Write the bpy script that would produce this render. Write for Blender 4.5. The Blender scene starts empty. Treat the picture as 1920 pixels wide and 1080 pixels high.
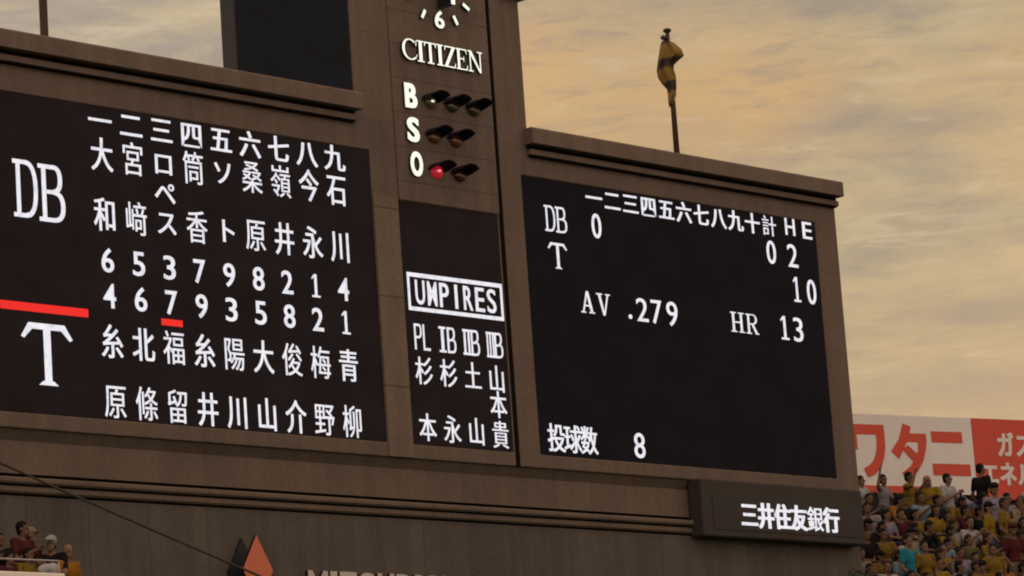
import bpy, bmesh, math, random
from mathutils import Vector, Matrix

random.seed(11)
sc = bpy.context.scene
COL = sc.collection
R = math.radians

# ------------------------------------------------------------------ camera
YAW, PITCH, ROLL = 0.76186877, 0.1930501, -0.06999303
CAM = Vector((-44.02659857, -42.0020234, 4.0))
fw = Vector((math.cos(YAW) * math.cos(PITCH), math.sin(YAW) * math.cos(PITCH), math.sin(PITCH)))
rt = Vector((math.sin(YAW), -math.cos(YAW), 0.0))
up = rt.cross(fw)
rr = rt * math.cos(ROLL) + up * math.sin(ROLL)
uu = up * math.cos(ROLL) - rt * math.sin(ROLL)
cam_d = bpy.data.cameras.new('camera')
cam = bpy.data.objects.new('camera', cam_d)
COL.objects.link(cam)
cam.matrix_world = Matrix(((rr.x, uu.x, -fw.x, CAM.x), (rr.y, uu.y, -fw.y, CAM.y), (rr.z, uu.z, -fw.z, CAM.z), (0, 0, 0, 1)))
cam_d.sensor_width = 36.0
cam_d.lens = 36.0 * 6500 / 1920
cam_d.clip_start = 0.5
cam_d.clip_end = 9000
sc.camera = cam

# ------------------------------------------------------------------ sky, sun, exposure
SUN_DIR = Vector((0.90, 0.42, 0.10)).normalized()          # towards the low evening sun, behind the board to the right
sun_el = math.asin(SUN_DIR.z)
wd = bpy.data.worlds.new('World')
sc.world = wd
wd.use_nodes = True
nt = wd.node_tree
nt.nodes.clear()


def nd(tree, kind, **kw):
    n = tree.nodes.new(kind)
    for k, v in kw.items():
        if k.startswith('i_'):
            n.inputs[k[2:].replace('_', ' ')].default_value = v
        elif k.startswith('n_'):
            n.inputs[int(k[2:])].default_value = v
        else:
            setattr(n, k, v)
    return n


def ramp(tree, stops, interp='LINEAR'):
    n = tree.nodes.new('ShaderNodeValToRGB')
    n.color_ramp.interpolation = interp
    while len(n.color_ramp.elements) < len(stops):
        n.color_ramp.elements.new(0.5)
    for e, (p, c) in zip(n.color_ramp.elements, stops):
        e.position = p
        e.color = (*c, 1) if len(c) == 3 else c
    return n


def mixc(tree, a, b, fac, blend='MIX'):
    n = tree.nodes.new('ShaderNodeMix')
    n.data_type = 'RGBA'
    n.blend_type = blend
    for sock, v in ((n.inputs[0], fac), (n.inputs[6], a), (n.inputs[7], b)):
        if hasattr(v, 'is_output') or isinstance(v, bpy.types.NodeSocket):
            tree.links.new(v, sock)
        elif sock == n.inputs[0]:
            sock.default_value = v
        else:
            sock.default_value = (*v, 1) if len(v) == 3 else v
    return n.outputs[2]


def mth(tree, op, a, b=None, c=None, clamp=False):
    n = tree.nodes.new('ShaderNodeMath')
    n.operation = op
    n.use_clamp = clamp
    for i, v in enumerate((a, b, c)):
        if v is None:
            continue
        if isinstance(v, bpy.types.NodeSocket):
            tree.links.new(v, n.inputs[i])
        else:
            n.inputs[i].default_value = v
    return n.outputs[0]


sky = nd(nt, 'ShaderNodeTexSky', sky_type='NISHITA', sun_disc=False, sun_elevation=sun_el,
         sun_rotation=math.atan2(SUN_DIR.x, SUN_DIR.y))
tc = nd(nt, 'ShaderNodeTexCoord')
D = tc.outputs['Generated']
sep = nd(nt, 'ShaderNodeSeparateXYZ')
nt.links.new(D, sep.inputs[0])
# cloud sheet: long streaks, drawn out across the sky and lying a little tilted
mp = nd(nt, 'ShaderNodeMapping', vector_type='POINT')
mp.inputs['Rotation'].default_value = (R(-9), R(8), 0)
mp.inputs['Scale'].default_value = (10, 10, 30)
nt.links.new(D, mp.inputs[0])
n1 = nd(nt, 'ShaderNodeTexNoise', i_Scale=1.55, i_Detail=9.0, i_Roughness=0.62, i_Distortion=0.35)
nt.links.new(mp.outputs[0], n1.inputs['Vector'])
mp2 = nd(nt, 'ShaderNodeMapping', vector_type='POINT')
mp2.inputs['Rotation'].default_value = (R(-12), R(10), R(20))
mp2.inputs['Scale'].default_value = (22, 22, 112)
mp2.inputs['Location'].default_value = (3.1, 7.7, 1.3)
nt.links.new(D, mp2.inputs[0])
n2 = nd(nt, 'ShaderNodeTexNoise', i_Scale=1.5, i_Detail=10.0, i_Roughness=0.66, i_Distortion=0.4)
nt.links.new(mp2.outputs[0], n2.inputs['Vector'])
mp3 = nd(nt, 'ShaderNodeMapping', vector_type='POINT')
mp3.inputs['Scale'].default_value = (6, 6, 15)
mp3.inputs['Location'].default_value = (1.7, 0.4, 5.2)
nt.links.new(D, mp3.inputs[0])
n3 = nd(nt, 'ShaderNodeTexNoise', i_Scale=1.0, i_Detail=3.0, i_Roughness=0.5)
nt.links.new(mp3.outputs[0], n3.inputs['Vector'])
base = ramp(nt, [(0.30, (2.95, 2.42, 1.98)), (0.43, (3.75, 3.02, 2.15)), (0.52, (4.6, 3.62, 2.2)), (0.60, (5.3, 4.05, 2.3)), (0.72, (6.3, 4.7, 2.6))])
nt.links.new(n1.outputs[0], base.inputs[0])
gold = mth(nt, 'MULTIPLY', ramp(nt, [(0.48, (0, 0, 0)), (0.66, (1, 1, 1))]).outputs[0], 0.85)
nt.links.new(n3.outputs[0], gold.node.inputs[0].links[0].from_node.inputs[0])
c1 = mixc(nt, base.outputs[0], (6.9, 4.15, 1.70), gold)
wisp = mth(nt, 'MULTIPLY', ramp(nt, [(0.54, (0, 0, 0)), (0.70, (1, 1, 1))]).outputs[0], 0.7)
nt.links.new(n2.outputs[0], wisp.node.inputs[0].links[0].from_node.inputs[0])
c2 = mixc(nt, c1, (6.4, 5.05, 3.2), wisp)
dark = mth(nt, 'MULTIPLY', ramp(nt, [(0.30, (1, 1, 1)), (0.48, (0, 0, 0))]).outputs[0], 0.6)
nt.links.new(n2.outputs[0], dark.node.inputs[0].links[0].from_node.inputs[0])
c3 = mixc(nt, c2, (3.05, 2.46, 2.0), dark)
# peach band low over the horizon
low = mth(nt, 'MULTIPLY', ramp(nt, [(0.09, (1, 1, 1)), (0.20, (0, 0, 0))]).outputs[0], 0.75)
nt.links.new(sep.outputs[2], low.node.inputs[0].links[0].from_node.inputs[0])
c4 = mixc(nt, c3, (5.5, 3.5, 1.98), low)
# sky away from the sunset made brighter and bluer as added fill light
dp = nd(nt, 'ShaderNodeVectorMath', operation='DOT_PRODUCT')
dp.inputs[1].default_value = Vector((SUN_DIR.x, SUN_DIR.y, 0.0)).normalized()
nt.links.new(D, dp.inputs[0])
away = ramp(nt, [(0.0, (2.55, 2.72, 3.55)), (0.55, (2.45, 2.62, 3.42)), (0.84, (1.45, 1.52, 1.75)), (0.928, (1.30, 1.32, 1.46)), (0.965, (1.0, 1.01, 1.06)), (1.0, (1.0, 0.97, 0.96))])
nt.links.new(mth(nt, 'MULTIPLY_ADD', dp.outputs['Value'], 0.5, 0.5), away.inputs[0])
c5 = mixc(nt, c4, away.outputs[0], 1.0, 'MULTIPLY')
c6 = mixc(nt, c5, sky.outputs[0], 0.10)
bg = nd(nt, 'ShaderNodeBackground', i_Strength=0.092)
nt.links.new(c6, bg.inputs[0])
wo = nd(nt, 'ShaderNodeOutputWorld')
nt.links.new(bg.outputs[0], wo.inputs[0])

sl = bpy.data.lights.new('sun', 'SUN')
sl.energy = 3.2
sl.angle = R(3)
sl.color = (1.0, 0.62, 0.30)
so = bpy.data.objects.new('sun', sl)
so.rotation_euler = SUN_DIR.to_track_quat('Z', 'Y').to_euler()
COL.objects.link(so)

sc.view_settings.view_transform = 'Standard'
sc.view_settings.look = 'None'
sc.view_settings.gamma = 1
sc.view_settings.exposure = 0.0
sc.cycles.use_denoising = True
sc.cycles.filter_width = 2.0
sc.cycles.max_bounces = 6


# ------------------------------------------------------------------ materials
def mat(name, col, rough=0.7, spec=0.3, metal=0.0, var=0.0, vscale=4.0, emit=None, es=1.0):
    m = bpy.data.materials.new(name)
    m.use_nodes = True
    t = m.node_tree
    b = t.nodes['Principled BSDF']
    b.inputs['Base Color'].default_value = (*col, 1)
    b.inputs['Roughness'].default_value = rough
    b.inputs['Specular IOR Level'].default_value = spec
    b.inputs['Metallic'].default_value = metal
    if var:
        g = t.nodes.new('ShaderNodeNewGeometry')
        n = nd(t, 'ShaderNodeTexNoise', i_Scale=vscale, i_Detail=5.0, i_Roughness=0.6)
        t.links.new(g.outputs['Position'], n.inputs['Vector'])
        lo = tuple(c * (1 - var) for c in col)
        hi = tuple(min(1, c * (1 + var)) for c in col)
        r = ramp(t, [(0.3, lo), (0.7, hi)])
        t.links.new(n.outputs[0], r.inputs[0])
        t.links.new(r.outputs[0], b.inputs['Base Color'])
    if emit:
        b.inputs['Emission Color'].default_value = (*emit, 1)
        b.inputs['Emission Strength'].default_value = es
        m.cycles.emission_sampling = 'NONE'
    return m


def stone(name, col, jx=0, ox=0, jz=0, oz=0, jw=0.012, stain=0.5, axis=0, jd=0.45):
    """weathered concrete facing: mottling, vertical rain streaks, panel joints"""
    m = bpy.data.materials.new(name)
    m.use_nodes = True
    t = m.node_tree
    b = t.nodes['Principled BSDF']
    b.inputs['Roughness'].default_value = 0.85
    b.inputs['Specular IOR Level'].default_value = 0.2
    g = t.nodes.new('ShaderNodeNewGeometry')
    s = t.nodes.new('ShaderNodeSeparateXYZ')
    t.links.new(g.outputs['Position'], s.inputs[0])
    n = nd(t, 'ShaderNodeTexNoise', i_Scale=0.9, i_Detail=8.0, i_Roughness=0.62)
    t.links.new(g.outputs['Position'], n.inputs['Vector'])
    r = ramp(t, [(0.28, tuple(c * 0.86 for c in col)), (0.5, col), (0.72, (min(1, col[0] * 1.13), col[1] * 1.1, col[2] * 1.07))])
    t.links.new(n.outputs[0], r.inputs[0])
    mpp = nd(t, 'ShaderNodeMapping')
    mpp.inputs['Scale'].default_value = (3.2, 3.2, 0.16)
    t.links.new(g.outputs['Position'], mpp.inputs[0])
    n2_ = nd(t, 'ShaderNodeTexNoise', i_Scale=1.0, i_Detail=5.0, i_Roughness=0.6)
    t.links.new(mpp.outputs[0], n2_.inputs['Vector'])
    st = ramp(t, [(0.42, (1 - 0.36 * stain,) * 3), (0.58, (1, 1, 1))])
    t.links.new(n2_.outputs[0], st.inputs[0])
    c = mixc(t, r.outputs[0], st.outputs[0], 1.0, 'MULTIPLY')
    fine = nd(t, 'ShaderNodeTexNoise', i_Scale=22.0, i_Detail=3.0)
    t.links.new(g.outputs['Position'], fine.inputs['Vector'])
    fr = ramp(t, [(0.3, (0.88, 0.88, 0.88)), (0.7, (1.08, 1.08, 1.08))])
    t.links.new(fine.outputs[0], fr.inputs[0])
    c = mixc(t, c, fr.outputs[0], 1.0, 'MULTIPLY')
    bump_h = fine.outputs[0]
    for (j, o, ax) in ((jx, ox, axis), (jz, oz, 2)):
        if not j:
            continue
        d = mth(t, 'PINGPONG', mth(t, 'SUBTRACT', s.outputs[ax], o), j / 2)
        k = mth(t, 'LESS_THAN', d, jw)
        c = mixc(t, c, tuple(x * jd for x in col), k)
        # each slab has its own tone
        idx = mth(t, 'FLOOR', mth(t, 'DIVIDE', mth(t, 'SUBTRACT', s.outputs[ax], o), j))
        wn = nd(t, 'ShaderNodeTexWhiteNoise', noise_dimensions='1D')
        t.links.new(idx, wn.inputs['W'])
        tone = ramp(t, [(0, (0.93, 0.93, 0.94)), (1, (1.07, 1.06, 1.04))])
        t.links.new(wn.outputs['Value'], tone.inputs[0])
        c = mixc(t, c, tone.outputs[0], 1.0, 'MULTIPLY')
    t.links.new(c, b.inputs['Base Color'])
    bp = nd(t, 'ShaderNodeBump', i_Strength=0.25, i_Distance=0.02)
    t.links.new(bump_h, bp.inputs['Height'])
    t.links.new(bp.outputs[0], b.inputs['Normal'])
    return m


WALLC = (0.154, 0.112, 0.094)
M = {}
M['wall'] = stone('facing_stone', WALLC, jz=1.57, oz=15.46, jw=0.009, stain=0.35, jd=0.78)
M['tower'] = stone('tower_stone', WALLC, jz=0.622, oz=18.81, jw=0.010, stain=0.45, jd=0.55)
M['pilaster'] = stone('pilaster_stone', (0.182, 0.134, 0.108), jz=1.57, oz=15.46, jw=0.014, stain=0.3, jd=0.5)
M['frieze'] = stone('frieze_stone', (0.140, 0.103, 0.084), jx=0.92, ox=0.88, jw=0.012, stain=0.3, jd=0.8)
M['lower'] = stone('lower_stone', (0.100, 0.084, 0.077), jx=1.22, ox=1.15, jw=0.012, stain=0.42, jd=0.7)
M['soffit'] = mat('shadow_joint', (0.008, 0.006, 0.005), 0.95, 0.05)  # near-black that stands in for shade in recesses, slot and gaps
M['panel'] = mat('led_panel_warm', (0.017, 0.0122, 0.0175), 0.7, 0.12, var=0.3, vscale=1.3)
M['panel_dark'] = mat('led_panel_dark', (0.0058, 0.0044, 0.0110), 0.7, 0.12, var=0.3, vscale=1.3)
M['navy'] = mat('video_panel', (0.006, 0.0078, 0.0165), 0.6, 0.12, var=0.3, vscale=1.5)
M['frame_grey'] = mat('video_frame', (0.026, 0.024, 0.028), 0.6)
M['led'] = mat('led_white', (0.02, 0.02, 0.02), 0.6, emit=(0.86, 0.84, 0.90), es=1.0)
lt_ = M['led'].node_tree                                   # diodes age unevenly: slight drift in brightness over the modules
lg_ = lt_.nodes.new('ShaderNodeNewGeometry')
ln_ = nd(lt_, 'ShaderNodeTexNoise', i_Scale=7.0, i_Detail=4.0, i_Roughness=0.7)
lt_.links.new(lg_.outputs['Position'], ln_.inputs['Vector'])
lr_ = ramp(lt_, [(0.30, (0.62, 0.63, 0.72)), (0.5, (0.84, 0.82, 0.88)), (0.7, (0.92, 0.90, 0.92))])
lt_.links.new(ln_.outputs[0], lr_.inputs[0])
lt_.links.new(lr_.outputs[0], lt_.nodes['Principled BSDF'].inputs['Emission Color'])
M['led_red'] = mat('led_red', (0.02, 0.0, 0.0), 0.6, emit=(0.86, 0.022, 0.018), es=1.0)
M['neon'] = mat('backlit_letter', (0.6, 0.6, 0.55), 0.5, emit=(0.76, 0.81, 0.72), es=1.0)
M['neon_dim'] = mat('dim_letter', (0.6, 0.58, 0.5), 0.5, emit=(0.42, 0.41, 0.33), es=1.0)
M['green_side'] = mat('letter_return', (0.012, 0.03, 0.02), 0.5)  # dark green paints the letters' glow onto their sides
M['bank'] = mat('bank_box', (0.036, 0.028, 0.026), 0.7, 0.3, var=0.15, vscale=2.0)
M['bank_in'] = mat('bank_face', (0.028, 0.023, 0.021), 0.6, 0.3, var=0.15, vscale=2.0)
M['dark_metal'] = mat('dark_metal', (0.045, 0.032, 0.026), 0.5, 0.4)
M['pole'] = mat('painted_pole', (0.075, 0.046, 0.034), 0.85, 0.1)
M['hood'] = mat('lamp_hood', (0.008, 0.006, 0.012), 0.6, 0.2)
M['lens_off_green'] = mat('lens_green', (0.03, 0.03, 0.02), 0.15, 0.6)
M['lens_off_amber'] = mat('lens_amber', (0.10, 0.035, 0.012), 0.15, 0.6)
M['lens_off_red'] = mat('lens_red', (0.05, 0.006, 0.014), 0.15, 0.6)
M['lens_lit_green'] = mat('lens_glint', (0.035, 0.03, 0.012), 0.2, 0.6, emit=(0.008, 0.0065, 0.003), es=1.0)  # dark olive lens, not lit: its reflection is set as faint glow
M['bulb'] = mat('bulb_bright', (0.5, 0.5, 0.4), 0.3, emit=(0.85, 0.8, 0.6), es=1.0)  # painted glint on the olive lens, a glowing spot and no real bulb
M['lens_lit_red'] = mat('lens_red_lit', (0.3, 0.01, 0.02), 0.2, 0.6, emit=(0.25, 0.005, 0.016), es=1.0)
M['bulb_red'] = mat('bulb_red', (0.5, 0.1, 0.1), 0.3, emit=(0.95, 0.30, 0.36), es=1.0)
M['emblem'] = mat('emblem_red', (0.54, 0.135, 0.072), 0.5, 0.3)
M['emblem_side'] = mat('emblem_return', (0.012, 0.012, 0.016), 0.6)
M['sign_letter'] = mat('letter_white', (0.48, 0.43, 0.39), 0.6)
M['cable'] = mat('cable_black', (0.05, 0.04, 0.034), 0.8)
M['flag_yellow'] = None
M['ground'] = mat('grass', (0.05, 0.07, 0.025), 0.9, var=0.3, vscale=0.5)
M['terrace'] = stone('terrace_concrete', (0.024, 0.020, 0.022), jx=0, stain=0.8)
M['parapet'] = mat('parapet_paint', (0.80, 0.73, 0.65), 0.7, var=0.06)
M['rail'] = mat('rail_metal', (0.40, 0.37, 0.38), 0.35, 0.5, 0.5)
M['bench'] = mat('bench_green', (0.012, 0.02, 0.018), 0.6)
M['board_white'] = mat('board_white', (0.70, 0.655, 0.645), 0.6, var=0.05, vscale=1.0)
M['board_red'] = mat('board_red', (0.56, 0.072, 0.045), 0.6, var=0.08, vscale=1.0)
M['board_back'] = mat('board_back', (0.12, 0.1, 0.09), 0.7)


# ------------------------------------------------------------------ mesh helpers
class MB:
    def __init__(self):
        self.v, self.f, self.mi = [], [], []

    def add(self, pts, faces, mi=0):
        o = len(self.v)
        self.v += [tuple(p) for p in pts]
        self.f += [tuple(i + o for i in f) for f in faces]
        self.mi += [mi] * len(faces)
        return self

    def box(self, x0, x1, y0, y1, z0, z1, mi=0):
        p = [(x, y, z) for z in (z0, z1) for y in (y0, y1) for x in (x0, x1)]
        return self.add(p, [(0, 1, 5, 4), (1, 3, 7, 5), (3, 2, 6, 7), (2, 0, 4, 6), (4, 5, 7, 6), (2, 3, 1, 0)], mi)

    def sheet(self, poly, y, mi=0):
        """flat polygon (x,z) facing -Y"""
        a = sum(poly[i][0] * poly[(i + 1) % len(poly)][1] - poly[(i + 1) % len(poly)][0] * poly[i][1] for i in range(len(poly)))
        if a < 0:
            poly = poly[::-1]
        return self.add([(x, y, z) for x, z in poly], [tuple(range(len(poly)))], mi)

    def prism(self, poly, y0, y1, mi=0, side=None):
        """(x,z) polygon from y0 (front) to y1 (back)"""
        a = sum(poly[i][0] * poly[(i + 1) % len(poly)][1] - poly[(i + 1) % len(poly)][0] * poly[i][1] for i in range(len(poly)))
        if a < 0:
            poly = poly[::-1]
        n = len(poly)
        side = mi if side is None else side
        o = [(x, y0, z) for x, z in poly] + [(x, y1, z) for x, z in poly]
        self.add(o, [tuple(range(n)), tuple(range(2 * n - 1, n - 1, -1))], mi)
        self.mi[-1] = side
        self.add(o, [(i, i + n, (i + 1) % n + n, (i + 1) % n) for i in range(n)], side)
        return self

    def extrude_x(self, prof, x0, x1, mi=0):
        """closed (y,z) profile swept along X"""
        n = len(prof)
        a = sum(prof[i][0] * prof[(i + 1) % n][1] - prof[(i + 1) % n][0] * prof[i][1] for i in range(n))
        if a < 0:
            prof = prof[::-1]
        p = [(x0, y, z) for y, z in prof] + [(x1, y, z) for y, z in prof]
        fs = [tuple(range(n - 1, -1, -1)), tuple(range(n, 2 * n))] + [(i, (i + 1) % n, (i + 1) % n + n, i + n) for i in range(n)]
        return self.add(p, fs, mi)

    def tube(self, path, rad, n=10, mi=0, cap=True):
        path = [Vector(p) for p in path]
        rad = rad if isinstance(rad, (list, tuple)) else [rad] * len(path)
        o, fs = [], []
        for i, p in enumerate(path):
            d = (path[min(i + 1, len(path) - 1)] - path[max(i - 1, 0)]).normalized()
            a = d.orthogonal().normalized() if i == 0 else (a - d * a.dot(d)).normalized()
            b = d.cross(a)
            for k in range(n):
                t = 2 * math.pi * k / n
                o.append(p + (a * math.cos(t) + b * math.sin(t)) * rad[i])
        for i in range(len(path) - 1):
            for k in range(n):
                fs.append((i * n + k, i * n + (k + 1) % n, (i + 1) * n + (k + 1) % n, (i + 1) * n + k))
        if cap:
            fs.append(tuple(range(n - 1, -1, -1)))
            fs.append(tuple(range((len(path) - 1) * n, len(path) * n)))
        return self.add(o, fs, mi)

    def ball(self, c, r, ax=None, u=14, v=9, mi=0):
        """ellipsoid, r = radii, ax = 3x3 matrix"""
        c = Vector(c)
        r = r if isinstance(r, (list, tuple)) else (r, r, r)
        ax = ax or Matrix.Identity(3)
        o = [c + ax @ Vector((0, 0, r[2]))]
        for i in range(1, v):
            t = math.pi * i / v
            for k in range(u):
                p = 2 * math.pi * k / u
                o.append(c + ax @ Vector((r[0] * math.sin(t) * math.cos(p), r[1] * math.sin(t) * math.sin(p), r[2] * math.cos(t))))
        o.append(c + ax @ Vector((0, 0, -r[2])))
        fs = [(0, 1 + k, 1 + (k + 1) % u) for k in range(u)]
        for i in range(v - 2):
            for k in range(u):
                a = 1 + i * u + k
                b = 1 + i * u + (k + 1) % u
                fs.append((a, a + u, b + u, b))
        e = len(o) - 1
        s = 1 + (v - 2) * u
        fs += [(e, s + (k + 1) % u, s + k) for k in range(u)]
        return self.add(o, fs, mi)

    def build(self, name, mats, parent=None, smooth=False, bevel=0.0, kind=None):
        if not isinstance(mats, (list, tuple)):
            mats = [mats]
        off = parent_origin(parent)
        me = bpy.data.meshes.new(name)
        me.from_pydata([tuple(Vector(p) - off) for p in self.v], [], self.f)
        for m in mats:
            me.materials.append(m)
        me.polygons.foreach_set('material_index', self.mi)
        if smooth:
            me.polygons.foreach_set('use_smooth', [True] * len(me.polygons))
        me.update()
        o = bpy.data.objects.new(name, me)
        COL.objects.link(o)
        if parent:
            o.parent = parent
        if bevel:
            b = o.modifiers.new('bevel', 'BEVEL')
            b.width = bevel
            b.segments = 2
            b.limit_method = 'ANGLE'
        if kind:
            o['kind'] = kind
        return o


def parent_origin(p):
    o = Vector((0, 0, 0))
    while p:
        o = o + p.location
        p = p.parent
    return o


def thing(name, loc, label, cat, group=None):
    o = bpy.data.objects.new(name, None)
    o.empty_display_size = 0.2
    COL.objects.link(o)
    o.location = loc
    return tag(o, label, cat, group)


def tag(o, label, cat, group=None):
    o['label'] = label
    o['category'] = cat
    if group:
        o['group'] = group
    return o


def frame_slab(xs, zs, skip, y0, y1):
    """slab of grid cells in the XZ plane with openings, sharing vertices"""
    m = MB()
    idx = {}

    def V(i, j, y):
        k = (i, j, y)
        if k not in idx:
            idx[k] = len(m.v)
            m.v.append((xs[i], y, zs[j]))
        return idx[k]
    nx, nz = len(xs) - 1, len(zs) - 1
    solid = {(i, j) for i in range(nx) for j in range(nz) if not skip((xs[i] + xs[i + 1]) / 2, (zs[j] + zs[j + 1]) / 2)}
    for (i, j) in solid:
        q = ((i, j), (i + 1, j), (i + 1, j + 1), (i, j + 1))
        m.f.append(tuple(V(a, b, y0) for a, b in q))
        m.f.append(tuple(V(a, b, y1) for a, b in q[::-1]))
        for (di, dj), (a, b) in zip(((0, -1), (1, 0), (0, 1), (-1, 0)), ((0, 1), (1, 2), (2, 3), (3, 0))):
            if (i + di, j + dj) not in solid:
                m.f.append((V(*q[a], y0), V(*q[a], y1), V(*q[b], y1), V(*q[b], y0)))
    m.mi = [0] * len(m.f)
    return m


# ------------------------------------------------------------------ lettering
_gc = {}


def font_glyph(ch, off):
    k = (ch, off)
    if k not in _gc:
        cu = bpy.data.curves.new('glyph', 'FONT')
        cu.body = ch
        cu.size = 1.0
        cu.offset = off
        cu.resolution_u = 4
        o = bpy.data.objects.new('glyph', cu)
        COL.objects.link(o)
        dg = bpy.context.evaluated_depsgraph_get()
        me = o.evaluated_get(dg).to_mesh()
        vs = [(v.co.x, v.co.y) for v in me.vertices]
        fs = [tuple(p.vertices) for p in me.polygons]
        o.evaluated_get(dg).to_mesh_clear()
        bpy.data.objects.remove(o)
        bpy.data.curves.remove(cu)
        _gc[k] = (vs, fs)
    return _gc[k]


def put(m, ch, x0, x1, z0, z1, y, off=0.012, dil=0.0, em=False, mi=0, depth=0.0, side=1):
    """one character of the built-in lettering fitted into the box; dil thickens the upright strokes"""
    if ch in SERIF:
        polys = SERIF[ch]
        for k, poly in enumerate(polys):
            pp = [(x0 + a * (x1 - x0), z0 + b * (z1 - z0)) for a, b in poly]
            if depth:
                m.prism(pp, y - depth - 0.0007 * k, y, mi, side)
            else:
                m.sheet(pp, y - 0.0007 * k, mi)
        return
    vs, fs = font_glyph(ch, off)
    if em:
        ax, bx, az, bz = 0.02, 0.98, -0.09, 0.86
    else:
        ax, bx = min(v[0] for v in vs), max(v[0] for v in vs)
        az, bz = min(v[1] for v in vs), max(v[1] for v in vs)
    sx, sz = (x1 - x0) / (bx - ax), (z1 - z0) / (bz - az)
    shifts = [0.0] if not dil else [-dil, 0.0, dil]
    for k, s in enumerate(shifts):
        yy = y - 0.001 * k - depth
        pts = [(x0 + (a - ax) * sx + s, yy, z0 + (b - az) * sz) for a, b in vs]
        m.add(pts, fs, mi)
        if depth:
            edges = {}
            for f in fs:
                for i in range(len(f)):
                    e = (f[i], f[(i + 1) % len(f)])
                    if (e[1], e[0]) in edges:
                        del edges[(e[1], e[0])]
                    else:
                        edges[e] = 1
            back = [(p[0], y, p[2]) for p in pts]
            n = len(pts)
            m.add(pts + back, [(a, a + n, b + n, b) for a, b in edges], side)


def rc(a, b, c, d):
    return [(a, b), (c, b), (c, d), (a, d)]


def band(cx, cz, rx, rz, tx, tz, a0, a1, n=2.4, k=14):
    def P(a, x, z):
        c, s = math.cos(a), math.sin(a)
        return (cx + math.copysign(abs(c) ** (2 / n), c) * x, cz + math.copysign(abs(s) ** (2 / n), s) * z)
    out = []
    for i in range(k):
        a, b = R(a0 + (a1 - a0) * i / k), R(a0 + (a1 - a0) * (i + 1) / k)
        out.append([P(a, rx, rz), P(b, rx, rz), P(b, rx - tx, rz - tz), P(a, rx - tx, rz - tz)])
    return out


SERIF = {}
SERIF['sD'] = [rc(0, 0, .36, .075), rc(0, .925, .36, 1), rc(.13, .06, .30, .94), rc(.3, .925, .55, 1), rc(.3, 0, .55, .075)] + band(.5, .5, .5, .5, .17, .085, -90, 90)
SERIF['sB'] = [rc(0, 0, .36, .075), rc(0, .925, .36, 1), rc(.13, .06, .30, .94), rc(.3, .925, .62, 1), rc(.3, 0, .62, .075), rc(.3, .49, .62, .56)] + \
    band(.57, .75, .36, .25, .17, .075, -90, 90) + band(.57, .275, .43, .275, .17, .075, -90, 90)
SERIF['sT'] = [[(.13, .90), (.87, .90), (.85, 1), (.15, 1)], [(.15, 1), (.24, .92), (.06, .74), (0, .77)], [(.85, 1), (1, .77), (.94, .74), (.76, .92)],
               rc(.43, .05, .57, .93), [(.31, 0), (.69, 0), (.60, .07), (.40, .07)]]
SERIF['sP'] = [rc(0, 0, .24, 1), rc(.2, .91, .6, 1), rc(.2, .44, .6, .53)] + band(.55, .72, .45, .28, .22, .09, -90, 90)
SERIF['sL'] = [rc(0, 0, .25, 1), rc(.2, 0, 1, .1)]
SERIF['sb'] = [rc(.0, 0, .25, 1), rc(.2, .91, .6, 1), rc(.2, .46, .6, .55), rc(.2, 0, .6, .09)] + band(.55, .75, .40, .25, .22, .09, -90, 90) + band(.55, .275, .45, .275, .22, .09, -90, 90)
SERIF['r1'] = [rc(0, 0, 1, .09), rc(0, .91, 1, 1), rc(.3, .05, .72, .95)]
SERIF['r2'] = [rc(0, 0, 1, .09), rc(0, .91, 1, 1), rc(.12, .05, .38, .95), rc(.62, .05, .88, .95)]
SERIF['r3'] = [rc(0, 0, 1, .09), rc(0, .91, 1, 1), rc(.06, .05, .25, .95), rc(.40, .05, .60, .95), rc(.75, .05, .94, .95)]
SERIF['1'] = [rc(.40, .04, .64, 1), [(.40, 1), (.40, .86), (.16, .76), (.16, .84)], rc(.14, 0, .90, .085)]
SERIF['cC'] = band(.55, .5, .55, .5, .17, .06, 48, 312, 2.1, 22) + [[(.90, .70), (.96, .70), (.96, .97), (.91, .93)], [(.86, .10), (.92, .13), (1, .30), (.95, .30)]]
SERIF['cI'] = [rc(0, 0, 1, .06), rc(0, .94, 1, 1), rc(.27, .03, .73, .97)]
SERIF['cT'] = [rc(0, .94, 1, 1), [(0, .94), (.12, .94), (.04, .78), (0, .78)], [(1, .94), (1, .78), (.96, .78), (.88, .94)], rc(.39, .03, .61, .97), rc(.22, 0, .78, .06)]
SERIF['cZ'] = [rc(.08, .94, .98, 1), rc(0, 0, .95, .06), [(.72, .96), (.98, .96), (.28, .04), (.02, .04)], [(.08, .95), (.18, .95), (.10, .78), (.06, .78)], [(.95, .04), (.84, .04), (.96, .24), (1, .24)]]
SERIF['cE'] = [rc(.13, .03, .34, .97), rc(0, .94, .92, 1), rc(0, 0, .95, .06), rc(.3, .49, .68, .55), rc(.64, .40, .70, .64), [(.92, .95), (.82, .95), (.90, .77), (.94, .77)], [(.95, .04), (.84, .04), (.96, .25), (1, .25)]]
SERIF['cN'] = [rc(.12, .03, .20, .97), rc(0, 0, .34, .06), rc(0, .94, .26, 1), rc(.80, .0, .88, .97), rc(.64, .94, 1, 1), [(.06, .98), (.26, .98), (.88, 0), (.76, 0)]]
SERIF['lA'] = [[(.44, 1), (.56, 1), (.24, .04), (.12, .04)], [(.42, 1), (.60, 1), (.90, .04), (.70, .04)], rc(.28, .30, .72, .37), rc(0, 0, .36, .06), rc(.58, 0, 1, .06)]
SERIF['lV'] = [[(.12, .96), (.32, .96), (.58, 0), (.44, 0)], [(.76, .96), (.88, .96), (.58, 0), (.48, 0)], rc(0, .94, .44, 1), rc(.64, .94, 1, 1)]
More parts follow.
